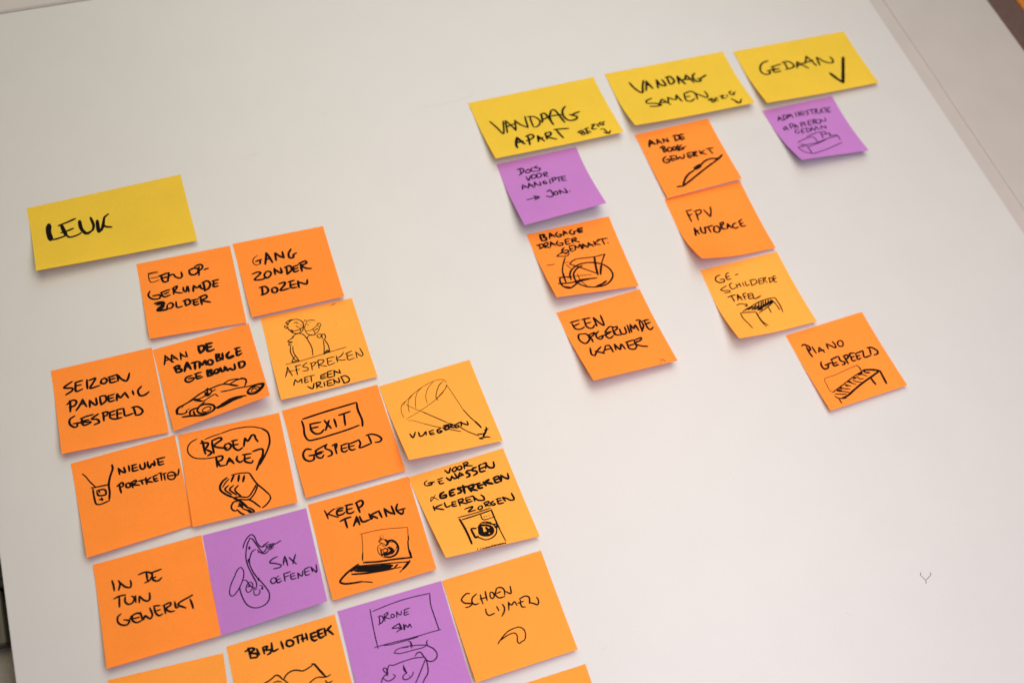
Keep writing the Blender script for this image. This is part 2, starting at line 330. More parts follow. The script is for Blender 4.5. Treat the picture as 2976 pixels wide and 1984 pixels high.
   'T161 319 -140 320 -191;161 319 -140 340 -175 360 -189 358 -145;161 393 -142 391 -188;161 411 -148 448 -149;161 419 -154 415 -193 452 -197;161 416 -173 450 -173;162 472 -157 472 -189 485 -201 503 -192 507 -153;162 529 -153 527 -182 535 -206 559 -178 573 -200 576 -161;163 595 -153 655 -155;163 604 -159 604 -203 639 -206;162 602 -182 640 -184|T159 304 -268 306 -340;159 286 -280 326 -261 330 -287 307 -297;159 350 -279 348 -307 369 -314 379 -300 369 -278 349 -283;160 393 -279 391 -325;159 383 -283 422 -274 419 -291 396 -301 439 -319;160 436 -286 482 -287;160 457 -289 464 -320;160 493 -276 492 -329;161 529 -284 494 -305 534 -325;161 542 -284 577 -278;161 546 -293 553 -324 575 -324;160 544 -305 572 -305;129 585 -270 610 -270;129 601 -271 598 -332;129 608 -284 642 -284;129 623 -285 623 -336;129 645 -303 661 -287 688 -292 702 -318 690 -343 664 -347 646 -329 645 -303;129 646 -311 698 -320;129 705 -316 716 -326 726 -308 734 -281|D94 66 -105 83 -128 110 -187 140 -236;155 280 -98 281 -127 251 -190 232 -248 229 -304 217 -364;130 109 -235 157 -241 232 -247;130 119 -247 118 -332 124 -373 146 -384 217 -375;145 143 -269 188 -273 202 -284 199 -319 181 -320 149 -310 142 -279;145 157 -275 161 -289;151 149 -345 175 -350;152 167 -337 168 -359'),
  ('mask', 'O',
   'orange note reading BROEM RACE in a speech balloon above a bold boxy scribble',
   0.61, 3.4, 3.4, 1.5, 0, [79.73, -239.1], -0.0416, [0.0, 0.0, 76.4, 0.0, 75.9, -76.3, -0.1, -76.0],
   'T166 170 -98 173 -204;166 150 -107 205 -121 187 -153 174 -157;165 179 -165 218 -205 186 -222;166 162 -89 170 -120;166 235 -114 235 -213;166 233 -107 299 -98 309 -111 245 -153 310 -188 335 -191;166 327 -160 316 -186 332 -212 360 -197 366 -177 350 -158 330 -164;167 375 -146 420 -147;167 386 -153 384 -204 412 -233 446 -220;166 385 -182 420 -184;167 475 -146 457 -212;167 478 -147 492 -176 532 -135 548 -139 555 -174 566 -199|T164 243 -247 239 -330;164 240 -247 290 -252 282 -280 253 -286;164 250 -282 262 -325 300 -331;165 337 -279 309 -330;165 337 -279 363 -333;164 319 -307 358 -307;165 397 -280 387 -307 408 -334 431 -326;165 436 -279 500 -284;165 451 -287 446 -337 493 -360 502 -344;165 446 -315 488 -315|D98 131 -66 83 -83 54 -119 52 -162 83 -210 155 -238 249 -249;98 185 -84 252 -71 304 -66;99 311 -64 410 -52 538 -65 611 -96;140 611 -96 649 -139 652 -214 632 -268 596 -325 545 -392;168 512 -270 586 -269 571 -340 536 -390 515 -428;167 576 -327 550 -364 531 -403;164 296 -435 261 -455 236 -491 235 -523 263 -562 313 -604;104 306 -449 277 -473 253 -503;104 329 -422 380 -422 454 -437 462 -447;170 348 -427 320 -474;170 384 -437 370 -484;170 420 -450 403 -496;133 295 -500 266 -524 305 -577;133 331 -509 299 -533 340 -590;134 364 -518 335 -546 364 -600 369 -608;120 460 -439 495 -531 541 -601 573 -652;119 494 -542 461 -587 419 -626 356 -609 319 -606;119 505 -548 469 -610 422 -648 353 -629;118 573 -652 574 -681 538 -721 504 -740;132 413 -645 441 -667 490 -730;193 318 -611 356 -644 376 -678 338 -682;193 347 -663 366 -703;193 361 -653 387 -688 402 -713;132 344 -641 313 -640 290 -669 292 -697 314 -714 328 -707;131 327 -710 347 -740 380 -769;132 391 -700 424 -726 442 -752 419 -760 398 -733 367 -711;131 405 -728 426 -751'),
  ('exit', 'O',
   'orange note reading GESPEELD under the word EXIT in a drawn box',
   0.16, 3.8, 2.5, 1.5, 0, [158.37, -240.98], 0.0149, [0.0, 0.0, 76.6, 0.0, 76.1, -77.1, -0.6, -76.0],
   'T171 174 -175 260 -183;171 177 -180 174 -229 198 -267 237 -272 266 -251;170 171 -213 231 -216;172 289 -177 322 -257;172 324 -188 277 -262;172 363 -189 363 -258;173 405 -167 499 -162;173 448 -169 432 -265|D165 135 -117 260 -110 370 -106 561 -102;169 568 -104 560 -165 567 -261 556 -312;157 124 -129 125 -183 116 -256 134 -304 199 -313 314 -312 452 -306 533 -297|T168 133 -385 96 -372 66 -400 64 -445 96 -476 131 -470 138 -442;167 101 -430 199 -439;152 154 -406 256 -378;153 185 -393 159 -415 160 -461 189 -477 211 -458;152 162 -427 215 -429;153 256 -378 235 -405 271 -444 270 -473 235 -481;154 310 -402 306 -477;153 289 -403 325 -396 316 -427 304 -435;154 351 -423 407 -418;154 356 -429 349 -468 368 -482 391 -474;153 354 -451 391 -451;154 416 -421 407 -464 422 -484 450 -482;154 414 -428 467 -422 496 -416;154 411 -450 451 -452;155 496 -416 500 -448 484 -481 581 -474;155 575 -403 581 -474;155 559 -398 597 -398 644 -425 664 -462 645 -479 609 -474'),
  ('kite', 'A',
   'amber note reading VLIEGEREN across a thin line drawing of a kite and its flyer',
   0.61, 12.8, 3.4, 1.6, 3, [235.73, -242.04], 0.0353, [0.0, 0.0, 76.5, 0.0, 76.2, -76.3, 0.5, -72.7],
   'D43 99 -327 97 -267 123 -209 162 -190 224 -154 332 -110 425 -92 483 -94 512 -113 518 -139;43 162 -190 127 -219;44 227 -155 184 -189 161 -247 155 -295;44 324 -111 270 -145 232 -214 215 -274;44 425 -92 357 -142 319 -211 315 -263;43 113 -347 243 -309 391 -252 463 -211;43 152 -219 188 -261 252 -324;44 513 -154 537 -269 561 -400;43 120 -367 144 -370 223 -427;43 403 -480 459 -523;62 500 -117 460 -136 415 -194 396 -237 401 -264;62 513 -154 496 -181 428 -228 391 -252;60 223 -427 291 -476 349 -512;77 252 -324 330 -405 403 -480;77 349 -512 407 -548 477 -589;87 560 -404 592 -493 612 -536;86 475 -537 523 -601 597 -670;145 610 -531 628 -570 640 -604;129 678 -610 673 -632 652 -658 625 -691 653 -695 674 -705;128 689 -629 654 -635;128 652 -658 630 -660 593 -652;128 625 -691 597 -690 589 -692;127 589 -692 617 -703;183 670 -640 642 -667 628 -683|T138 94 -485 104 -528 140 -483;138 162 -491 162 -533 188 -529 217 -505 210 -536;138 239 -513 279 -509;138 241 -517 246 -544 277 -546;138 240 -530 271 -532;168 335 -511 306 -522 308 -548 338 -541 321 -531;168 353 -521 392 -509;168 362 -516 368 -539 389 -538;159 404 -497 396 -540;158 361 -499 396 -498;159 407 -498 435 -511 409 -523 438 -541;139 437 -524 508 -506;139 449 -520 451 -545 487 -545;139 448 -532 484 -531;140 508 -506 498 -544;140 508 -515 532 -539 550 -549 554 -517'),
  ('laptop', 'O',
   'orange note reading KEEP TALKING above a drawn laptop showing a round bomb',
   0.16, 4.2, 4.7, 1.5, 0, [159.0, -321.12], -0.001, [0.0, 0.0, 77.3, 0.0, 76.4, -76.2, -0.2, -75.9],
   'T128 106 -79 117 -148;129 178 -87 126 -113 115 -130;128 123 -112 156 -136 192 -161;48 177 -93 201 -87 246 -90;162 244 -100 204 -102 189 -122 193 -144 232 -145 247 -136;161 200 -115 236 -117;162 260 -87 318 -91;162 271 -94 264 -148 294 -157 312 -150;162 270 -122 306 -122;170 345 -89 353 -169;170 338 -90 386 -83 395 -100 375 -126 347 -131|T167 196 -194 237 -186 280 -185;168 233 -188 234 -258;168 320 -194 280 -259;168 320 -194 325 -262;168 293 -234 323 -230;169 341 -200 352 -246 408 -246;169 413 -201 421 -246 430 -235;170 489 -200 424 -212;169 425 -219 465 -253;170 489 -200 497 -256;170 531 -195 532 -260;170 534 -196 557 -232 592 -257;170 595 -261 588 -191;171 636 -188 616 -222 624 -253 650 -275 664 -251;170 631 -237 681 -238|D47 305 -335 376 -338 471 -347 565 -366 657 -388;47 321 -335 305 -420 289 -485;47 657 -388 640 -457;101 291 -478 274 -535;102 628 -488 615 -554 612 -609;103 642 -450 632 -490;151 275 -552 375 -577 498 -597 621 -622;153 615 -554 616 -617;157 237 -554 184 -574 133 -598 80 -642 103 -663 175 -680 230 -687;99 229 -689 298 -716;100 236 -567 400 -603 521 -631 593 -648;237 215 -577 304 -599 401 -620 467 -638;237 204 -594 298 -621 390 -637 452 -647;149 174 -612 263 -634 386 -653 479 -663;150 243 -566 173 -591;151 504 -643 481 -657;92 479 -663 526 -668;190 598 -643 561 -669 533 -687;92 530 -689 506 -703;55 442 -450 408 -467 399 -513 416 -546 436 -566;55 498 -461 534 -472 543 -496 523 -532;54 419 -477 421 -527;154 490 -444 526 -456 546 -497 543 -531 514 -564 473 -571 432 -558;229 481 -497 500 -524 468 -542 435 -545;228 425 -535 494 -543 510 -534;101 434 -503 455 -496 469 -507 460 -525 441 -526 434 -514;101 417 -539 419 -512 430 -495;166 474 -432 484 -463 464 -478;166 480 -455 508 -450;62 423 -437 442 -450 463 -471;62 424 -434 457 -420 472 -438;62 451 -418 447 -410 422 -430;62 439 -463 453 -481;47 442 -394 442 -405;47 456 -390 458 -393;47 464 -397 469 -397;47 444 -409 448 -406;47 464 -408 465 -412'),
  ('washing', 'A',
   'amber note crowded with five lines of writing above a drawn washing machine',
   0.61, 12.8, 3.4, 1.5, 0, [236.32, -322.32], 0.0268, [0.0, 0.0, 77.1, 0.0, 77.7, -76.3, 5.0, -71.7],
   'T153 280 -32 302 -61 328 -26;154 349 -36 335 -46 342 -64 371 -51 368 -31 349 -36;154 391 -35 376 -49 388 -64 412 -54 408 -37 391 -35;139 437 -25 429 -67;139 430 -22 465 -23 468 -35 437 -43 494 -62|T100 127 -67 102 -79 102 -101 116 -110;161 115 -107 151 -107 157 -93;161 128 -91 176 -95;161 207 -104 211 -123 241 -126;117 200 -86 245 -83;117 201 -101 236 -102;162 273 -93 295 -122 315 -92;162 315 -92 330 -119 348 -117 344 -79;163 384 -85 358 -128;163 383 -88 405 -114;162 370 -114 400 -109;177 476 -95 445 -90 429 -102 449 -117 447 -133 419 -139;178 520 -84 491 -85 479 -99 505 -112 511 -129 476 -141;178 537 -80 560 -73;178 542 -85 537 -128 574 -133;178 545 -105 578 -101;170 571 -73 602 -75 584 -114;170 598 -85 612 -116 643 -127 654 -115 659 -83|T74 148 -198 128 -217 100 -238 101 -227 118 -206 134 -219 159 -246;200 217 -196 186 -207 180 -235 219 -241 224 -224 198 -223;201 260 -203 305 -200;201 258 -206 256 -243 290 -243;200 257 -221 287 -223;202 360 -203 325 -203 345 -225 340 -238 311 -243;202 371 -192 364 -258;202 366 -205 405 -211;202 405 -211 416 -260;202 405 -211 451 -212 440 -231 414 -237 463 -265;202 460 -215 502 -214;229 479 -221 481 -252 507 -257;229 489 -232 516 -234;230 529 -216 538 -249;231 577 -210 533 -225;230 546 -229 593 -252;190 608 -212 647 -203;190 615 -222 616 -249 649 -253;190 617 -227 652 -227;191 653 -205 663 -253;170 675 -205 663 -253;170 675 -205 698 -235 721 -250 730 -208|T149 103 -280 103 -318;150 171 -289 122 -295 105 -304;149 112 -303 169 -334;150 191 -281 195 -320 233 -318;150 244 -295 277 -299;150 246 -300 243 -329 271 -335;150 244 -314 271 -316;150 296 -294 296 -343;150 293 -293 333 -296 327 -313 299 -314 351 -343;151 354 -296 374 -298;151 351 -306 361 -335 395 -336;151 354 -314 388 -318;151 381 -297 415 -301 413 -342;151 413 -304 441 -344 485 -355 487 -330 474 -310|T135 317 -381 382 -380 375 -389 337 -410 394 -414;135 428 -396 413 -410 426 -421 450 -411 446 -395 428 -396;136 475 -382 477 -413;136 469 -380 511 -379 510 -390 482 -399 511 -416;151 546 -387 520 -401 531 -419 553 -415 540 -404;151 570 -380 608 -381;151 578 -386 576 -419 616 -425;151 576 -401 608 -400;152 621 -382 633 -416;152 626 -380 655 -404 676 -423 701 -423 700 -371|D97 244 -431 379 -436 504 -434;120 268 -457 371 -456 504 -452;121 506 -448 505 -523 509 -621;165 253 -447 264 -525 269 -602 269 -666;88 509 -621 513 -681 517 -723;89 416 -456 418 -505 513 -511;89 432 -487 438 -489;89 449 -488 456 -489;89 470 -489 475 -489;164 344 -558 309 -551 309 -596 314 -628 336 -624;80 359 -553 392 -530 427 -527 462 -546 479 -574;80 405 -531 441 -546 469 -563;105 427 -527 470 -560 489 -599 474 -639 437 -664 380 -668 343 -641 324 -620;196 358 -583 378 -548 417 -554 455 -581 455 -618 426 -638 387 -633 356 -608 358 -583;236 416 -576 424 -608 395 -613;236 385 -565 376 -607 410 -626;236 444 -592 434 -619;105 472 -564 500 -573 507 -590 483 -597 483 -579;105 496 -583 499 -592;71 295 -715 294 -733 329 -732;71 314 -717 317 -726;71 333 -720 337 -728;103 329 -732 404 -731 506 -734;104 509 -735 507 -744;71 360 -721 365 -734;71 382 -726 388 -737;71 408 -721 404 -739;71 427 -724 428 -739;71 449 -731 450 -743;71 468 -733 471 -745;71 486 -731 487 -746'),
  ('garden', 'O',
   'orange note reading IN DE TUIN GEWERKT, touching the purple saxophone note',
   0.61, 4.7, 4.2, 1.5, 0, [5.07, -320.73], -0.008, [0.0, 0.0, 75.8, 0.0, 75.4, -76.1, -0.8, -75.8],
   'T144 108 -151 113 -228;144 151 -164 157 -189 142 -233;144 156 -176 170 -199 193 -226 221 -235 230 -212 228 -186;145 288 -161 342 -158 379 -186 355 -224 321 -233;145 342 -161 341 -220;145 372 -174 445 -168;145 376 -188 381 -232 411 -245 437 -230;145 374 -217 399 -212|T142 102 -285 141 -277 182 -280;142 138 -280 130 -354;142 177 -292 172 -329 194 -355 222 -348 235 -316 219 -302;143 245 -307 241 -354;143 270 -318 263 -364;143 273 -319 294 -354 321 -369 334 -360 340 -314|T141 132 -406 110 -421 105 -457 129 -487 163 -494 180 -472 145 -454;140 178 -468 199 -446;146 193 -444 241 -434 262 -450;146 205 -444 200 -475 226 -499 261 -494;145 202 -466 248 -467;146 259 -434 270 -492 287 -468 300 -484 317 -500 334 -479 325 -423;147 351 -417 394 -427;147 354 -421 358 -470 377 -496 401 -491;147 360 -458 392 -456;147 420 -432 421 -494;147 413 -434 465 -427 465 -443 430 -461 454 -491 483 -494;148 494 -430 498 -476 513 -474;149 568 -430 513 -455 559 -496;148 540 -438 620 -418;149 598 -443 607 -514'),
  ('sax', 'P',
   'purple note reading SAX OEFENEN with a drawn saxophone',
   0.16, 3.4, 9.3, 1.5, 0, [81.42, -321.71], -0.0203, [0.0, 0.0, 75.9, 0.0, 74.9, -74.3, -0.2, -75.7],
   'D92 259 -175 275 -140 308 -102 335 -90 353 -108 364 -165 387 -203 413 -200;93 318 -112 335 -123 360 -185 391 -245 421 -223;93 320 -116 295 -152 275 -207 265 -258 270 -327 287 -399 301 -456 295 -488 276 -492;92 343 -207 316 -219 298 -248 283 -290 290 -353 314 -420 332 -453 358 -508 373 -559 360 -608 322 -635 261 -635 213 -600 189 -533 182 -472 185 -454;92 354 -214 373 -243 401 -258 429 -246;93 387 -203 442 -178;93 435 -214 473 -211 530 -194;92 364 -227 356 -238;76 430 -206 430 -239;77 444 -203 439 -242;77 452 -205 448 -242;77 463 -201 458 -238;76 420 -196 421 -223;77 471 -204 469 -231;76 426 -197 482 -200;187 304 -178 302 -192;186 281 -270 281 -290;184 321 -429 322 -443;183 331 -506 333 -513;82 167 -355 198 -318 218 -311 231 -342 223 -386 195 -437 156 -484 122 -503 108 -482 123 -428 150 -383 174 -351;82 218 -411 235 -416 248 -446 266 -479 282 -490;82 256 -436 272 -447 273 -474 249 -506 230 -507 222 -485 234 -455 256 -436;82 248 -446 249 -473;81 273 -507 273 -540 296 -547 315 -527 309 -512;82 320 -482 337 -494 336 -514;81 271 -500 298 -502;82 237 -470 251 -461 256 -469|T108 482 -306 439 -317 420 -335 457 -353 495 -379 487 -390 437 -390;108 532 -318 510 -380;108 532 -318 538 -395;108 512 -357 544 -355;108 560 -337 600 -401;109 609 -328 576 -393|T106 411 -457 399 -474 410 -496 432 -491 440 -470 427 -456 411 -457;107 442 -460 446 -502 475 -494;107 449 -456 462 -453;106 447 -479 469 -476;107 500 -445 497 -505;107 500 -448 547 -444;107 500 -475 532 -472;107 543 -465 544 -503 577 -506;107 543 -465 574 -464;107 545 -483 573 -485;107 594 -471 591 -514;107 594 -471 619 -503 633 -466;108 646 -460 646 -505 674 -506;108 643 -459 686 -452;107 648 -481 674 -479;108 694 -455 698 -494;108 694 -455 724 -505 733 -449'),
  ('library', 'A2',
   'amber note reading BIBLIOTHEEK above an open book, cut off by the bottom of the photo',
   0.16, 2.5, 2.5, 1.5, 0, [81.26, -404.78], -0.0134, [0.0, 0.0, 76.3, 0.0, 76.3, -75.9, 0.0, -75.9],
   'T163 140 -54 143 -128;163 116 -71 160 -60 181 -73 148 -90 188 -109 187 -130 146 -126;163 195 -77 204 -120;164 236 -78 238 -124;164 239 -78 268 -81 252 -101 289 -112 275 -132 257 -136;164 299 -66 298 -124 335 -120;165 363 -76 369 -128;165 404 -80 395 -108 409 -124 437 -121 444 -101 424 -83 403 -86;166 450 -75 500 -72;166 478 -72 476 -123;166 512 -69 509 -121;166 499 -100 532 -103;166 539 -71 540 -118;178 566 -86 613 -82;178 573 -82 569 -112 582 -137 604 -135;178 576 -108 607 -108;179 617 -77 658 -73;179 627 -73 620 -115 629 -130 657 -126;178 623 -103 651 -102;179 670 -74 670 -124;180 720 -70 673 -100;179 690 -93 720 -133|D111 176 -325 238 -309 283 -290 299 -298 321 -332;111 328 -331 344 -312 383 -294 419 -296 462 -315 493 -310 532 -298;146 531 -288 545 -293 570 -340 601 -398;93 638 -395 604 -402 547 -387 509 -397 481 -415;92 322 -329 345 -360 356 -388;91 256 -333 286 -333 307 -343;118 595 -424 605 -448;119 636 -442 605 -448 563 -447'),
  ('monitor', 'P',
   'purple note with DRONE SIM written inside a drawn computer monitor',
   0.16, 2.5, 1.7, 1.5, 0, [159.85, -404.23], -0.0156, [0.0, 0.0, 76.6, 0.0, 76.7, -77.6, 0.1, -74.7],
   'D74 223 -53 214 -171 209 -271 208 -336;74 236 -73 353 -60 482 -54 662 -64;76 662 -64 646 -142 648 -233 653 -337;72 184 -322 282 -324 393 -330 499 -334 593 -334 665 -337;73 253 -328 310 -336 403 -339 497 -340;73 422 -348 433 -355 430 -401;73 439 -357 440 -398;72 305 -400 329 -382 392 -380 481 -395 535 -414 505 -421 444 -418 351 -414 305 -400;73 372 -383 397 -384 411 -389;89 554 -381 546 -389 544 -417 574 -445 592 -488 581 -516 549 -531 520 -522 502 -498;88 440 -463 461 -445 485 -449 497 -481 507 -502 496 -595 460 -633 441 -657;80 496 -487 434 -474 335 -474 278 -478 252 -470 226 -511 217 -533;80 503 -504 449 -574 393 -642;78 167 -572 192 -537 224 -520;78 223 -523 206 -493 207 -478 227 -484 220 -534 232 -513;78 190 -543 211 -568 241 -571 274 -551 262 -538;79 348 -558 324 -569 321 -590 350 -598 384 -585 400 -562;79 346 -499 341 -529 354 -560 351 -538 346 -499;79 364 -579 368 -582|T90 275 -117 263 -173;90 261 -122 287 -120 297 -139 288 -162 253 -177;90 309 -117 303 -166;90 309 -120 337 -110 336 -122 313 -138 345 -160;91 354 -137 353 -153 372 -155 378 -144 365 -131 354 -137;91 400 -122 391 -163;91 399 -124 408 -142 421 -154 434 -128;91 449 -128 494 -125;91 458 -130 446 -162 480 -163;91 453 -148 479 -146;90 398 -208 339 -228 381 -238 394 -248 361 -263;90 394 -213 398 -256;90 399 -215 404 -254;90 423 -222 415 -261;90 421 -263 433 -231 448 -255 463 -234 471 -262'),
  ('shoe', 'A2',
   'amber orange note reading SCHOEN LIJMEN above a small curved shoe sole outline',
   0.61, 5.1, 3.4, 1.5, 0, [237.14, -405.76], -0.0035, [0.0, 0.0, 76.8, -0.0, 77.0, -76.6, 0.8, -76.4],
   'T116 163 -148 138 -143 92 -175 106 -203 157 -225 134 -238 104 -238;116 209 -166 170 -186 160 -216 176 -238 203 -236;116 234 -180 231 -249;116 221 -209 273 -212;117 275 -167 268 -237;117 304 -189 298 -217 309 -234 326 -222 326 -193 309 -184;117 356 -172 386 -171 409 -192 403 -237;117 358 -176 339 -213 355 -242 400 -246;117 351 -207 382 -203;117 413 -210 449 -238 461 -185|T115 237 -290 234 -319 243 -341 289 -340;116 320 -297 325 -331;116 364 -294 370 -323 357 -352 332 -376;116 411 -292 394 -350;116 410 -295 424 -320 453 -303 462 -335;117 493 -295 545 -288 566 -305 554 -348;116 499 -304 491 -328 494 -356 518 -363;116 473 -322 517 -320;116 553 -341 580 -356 607 -375 623 -350 619 -320|D90 241 -555 269 -532 334 -494 396 -485 427 -489 451 -516 449 -557 427 -589 411 -590 388 -599 379 -587 390 -538 378 -518 339 -516 253 -540'),
  ('blankleft', 'A2',
   'plain amber note corner without writing at the bottom left, below the IN DE TUIN note',
   0.16, 3.4, 3.4, 1.5, 0, [2.18, -402.69], -0.0756, [0.0, 0.0, 76.5, 0.0, 76.5, -75.9, 0.0, -75.9],
   ''),
  ('blankright', 'A2',
   'plain amber orange note corner without writing at the bottom, below the SCHOEN LIJMEN note',
   0.16, 3.4, 3.4, 1.5, 0, [240.02, -491.68], -0.0192, [0.0, 0.0, 76.3, 0.0, 76.3, -75.9, 0.0, -75.9],
   ''),
  ('apart', 'Y',
   'wide yellow header note reading VANDAAG APART, leftmost of the three headers at upper right',
   0.61, 7.2, 6.0, 1.5, 1.5, [394.29, 17.49], 0.0116, [0.0, 0.0, 127.4, 0.0, 127.1, -74.6, 0.4, -74.3],
   'T173 122 -268 159 -364 187 -448 243 -296;174 262 -302 229 -448;174 264 -297 315 -445;173 239 -376 331 -356;174 351 -316 319 -434;174 349 -321 381 -383 436 -439;174 436 -439 445 -372 457 -295;175 501 -313 488 -437;175 478 -306 540 -324 571 -379 558 -423 517 -451 485 -446;207 615 -311 587 -414;207 605 -314 646 -308 677 -469;206 594 -386 700 -358;208 721 -294 680 -364 675 -410;208 723 -289 752 -292 789 -472;207 700 -358 807 -372;210 871 -279 831 -314 809 -390 834 -456 901 -464 929 -436 870 -390;208 893 -397 975 -379|T250 291 -531 250 -616 245 -663;250 291 -531 328 -633;249 257 -599 328 -590;203 392 -544 369 -657;203 371 -543 434 -533 443 -565 394 -592 358 -599;203 481 -564 460 -641;203 481 -564 517 -646;202 467 -613 519 -599;204 559 -552 548 -632;204 559 -552 613 -556 600 -588 561 -600 632 -657;205 656 -534 793 -557;205 677 -546 699 -659|T169 870 -621 883 -673;169 852 -633 898 -617 909 -632 886 -644 917 -653 901 -672 883 -673;170 947 -602 933 -676;170 925 -614 975 -598;169 939 -642 967 -638;169 942 -666 976 -658;170 1010 -579 1047 -572 999 -624 1042 -636;171 1067 -578 1076 -616;171 1121 -564 1092 -579 1113 -603 1131 -602 1122 -582;171 1122 -582 1151 -566|D167 1074 -652 1100 -653 1114 -681 1121 -725;166 1089 -698 1128 -728;166 1128 -728 1156 -694'),
  ('samen', 'Y',
   'wide yellow header note reading VANDAAG SAMEN, middle of the three headers at upper right',
   0.61, 8.5, 6.8, 2.0, 3, [534.16, 19.94], -0.0079, [0.0, 0.0, 127.0, -0.0, 126.7, -73.6, -0.6, -75.0],
   'T217 192 -161 222 -255 265 -313 301 -239 339 -168;218 362 -180 313 -295;218 362 -180 390 -285;217 338 -237 386 -232;218 468 -188 442 -293;218 470 -194 483 -262 530 -279 529 -238 522 -201;219 579 -186 574 -273;219 566 -183 617 -184 633 -252 584 -281;220 686 -195 667 -290;220 690 -196 727 -312;219 680 -252 745 -251;221 774 -205 747 -257;221 777 -200 816 -310;220 751 -258 814 -262;221 874 -200 837 -232 844 -299 885 -310 899 -289 873 -276;221 900 -277 974 -248|T182 324 -407 261 -427 253 -456 331 -483 379 -516 339 -524 261 -508;181 346 -522 413 -444;183 416 -445 466 -537;182 379 -488 447 -496;183 479 -436 459 -500;183 479 -436 517 -471 543 -485 572 -430;184 575 -425 592 -524;184 656 -428 638 -524 673 -546 726 -522;184 660 -429 738 -418 762 -456 751 -536;184 651 -477 697 -476;185 751 -440 794 -484 851 -538 869 -511 865 -452|T167 859 -560 873 -623;166 839 -580 894 -563 883 -586 904 -598 884 -619;167 936 -562 907 -593 933 -613;167 917 -582 947 -578;167 974 -559 1020 -552 983 -588 1031 -595;168 1051 -554 1052 -581;168 1122 -516 1090 -533 1104 -569 1134 -564 1124 -548 1157 -538|D176 1069 -619 1090 -651 1119 -700;175 1085 -677 1119 -700 1159 -651'),
  ('gedaan', 'Y',
   'wide yellow header note reading GEDAAN with a big tick mark',
   0.61, 6.8, 3.8, 1.5, 2.5, [671.96, 16.33], -0.0153, [0.0, 0.0, 126.2, -0.0, 126.4, -74.2, -0.8, -76.0],
   'T193 294 -194 222 -214 169 -275 163 -336 204 -368 247 -350 228 -320;191 225 -326 319 -311;192 284 -284 402 -269;192 303 -295 288 -354 362 -359;192 293 -324 361 -322;193 451 -250 447 -343;193 426 -250 501 -256 528 -318 496 -342 416 -347;194 583 -276 541 -359;194 583 -276 657 -387;193 555 -331 660 -307;195 709 -231 654 -318;195 711 -226 753 -373;194 669 -309 756 -292;196 808 -267 791 -375;196 812 -268 872 -351 939 -373 957 -340 951 -295|D328 1082 -332 990 -499 902 -657;322 838 -506 865 -582 902 -657'),
  ('docs', 'P',
   'purple note starting DOCS VOOR, with a small arrow, under the VANDAAG APART header',
   0.16, 13.6, 13.6, 1.5, 0, [397.1, -56.72], 0.0047, [0.0, 0.0, 78.1, 0.0, 75.8, -75.0, -2.2, -78.0],
   'T140 193 -100 181 -167;140 161 -106 212 -105 219 -132 184 -158 155 -171;140 234 -136 229 -160 257 -163 280 -148 266 -129 238 -137;141 306 -120 281 -143 299 -164 323 -165;141 355 -112 322 -124 372 -147 351 -168 327 -166;140 213 -204 219 -255 254 -205;140 267 -203 258 -239 286 -242 307 -220 290 -199 267 -203;140 318 -201 310 -243 335 -245 355 -223 344 -198 318 -201;140 378 -208 377 -252;140 374 -207 412 -207 410 -223 378 -230 407 -261|T139 148 -289 127 -345;139 148 -289 184 -345;138 139 -325 174 -319;139 208 -285 188 -335;139 208 -285 234 -355;139 198 -321 240 -317;139 261 -284 247 -342;139 263 -285 277 -329 301 -342 309 -299;140 363 -299 339 -308 335 -330 357 -337 367 -323 342 -321;140 401 -299 394 -349;140 429 -291 422 -340;140 416 -292 459 -289 458 -311 426 -319;140 465 -296 523 -297;140 489 -298 481 -347;140 515 -295 560 -297;140 519 -296 511 -345 547 -351;140 512 -322 546 -321|T149 339 -424 363 -426;149 363 -426 359 -496 329 -510 297 -487;149 321 -436 362 -428;149 379 -467 375 -496 399 -498 411 -478 400 -456 379 -467;149 435 -450 430 -502;149 435 -450 461 -489 491 -505 488 -444;150 519 -493 522 -496|D126 116 -480 178 -477 231 -477;126 189 -451 235 -478 185 -503;126 203 -456 194 -500'),
  ('bagage', 'O',
   'orange note reading BAGAGEDRAGER GEMAAKT with a scribbled bicycle rear wheel and rack',
   0.16, 11.0, 3.8, 1.5, 0, [398.09, -136.01], -0.0119, [0.0, 0.0, 78.0, 0.0, 75.7, -76.6, 0.7, -72.8],
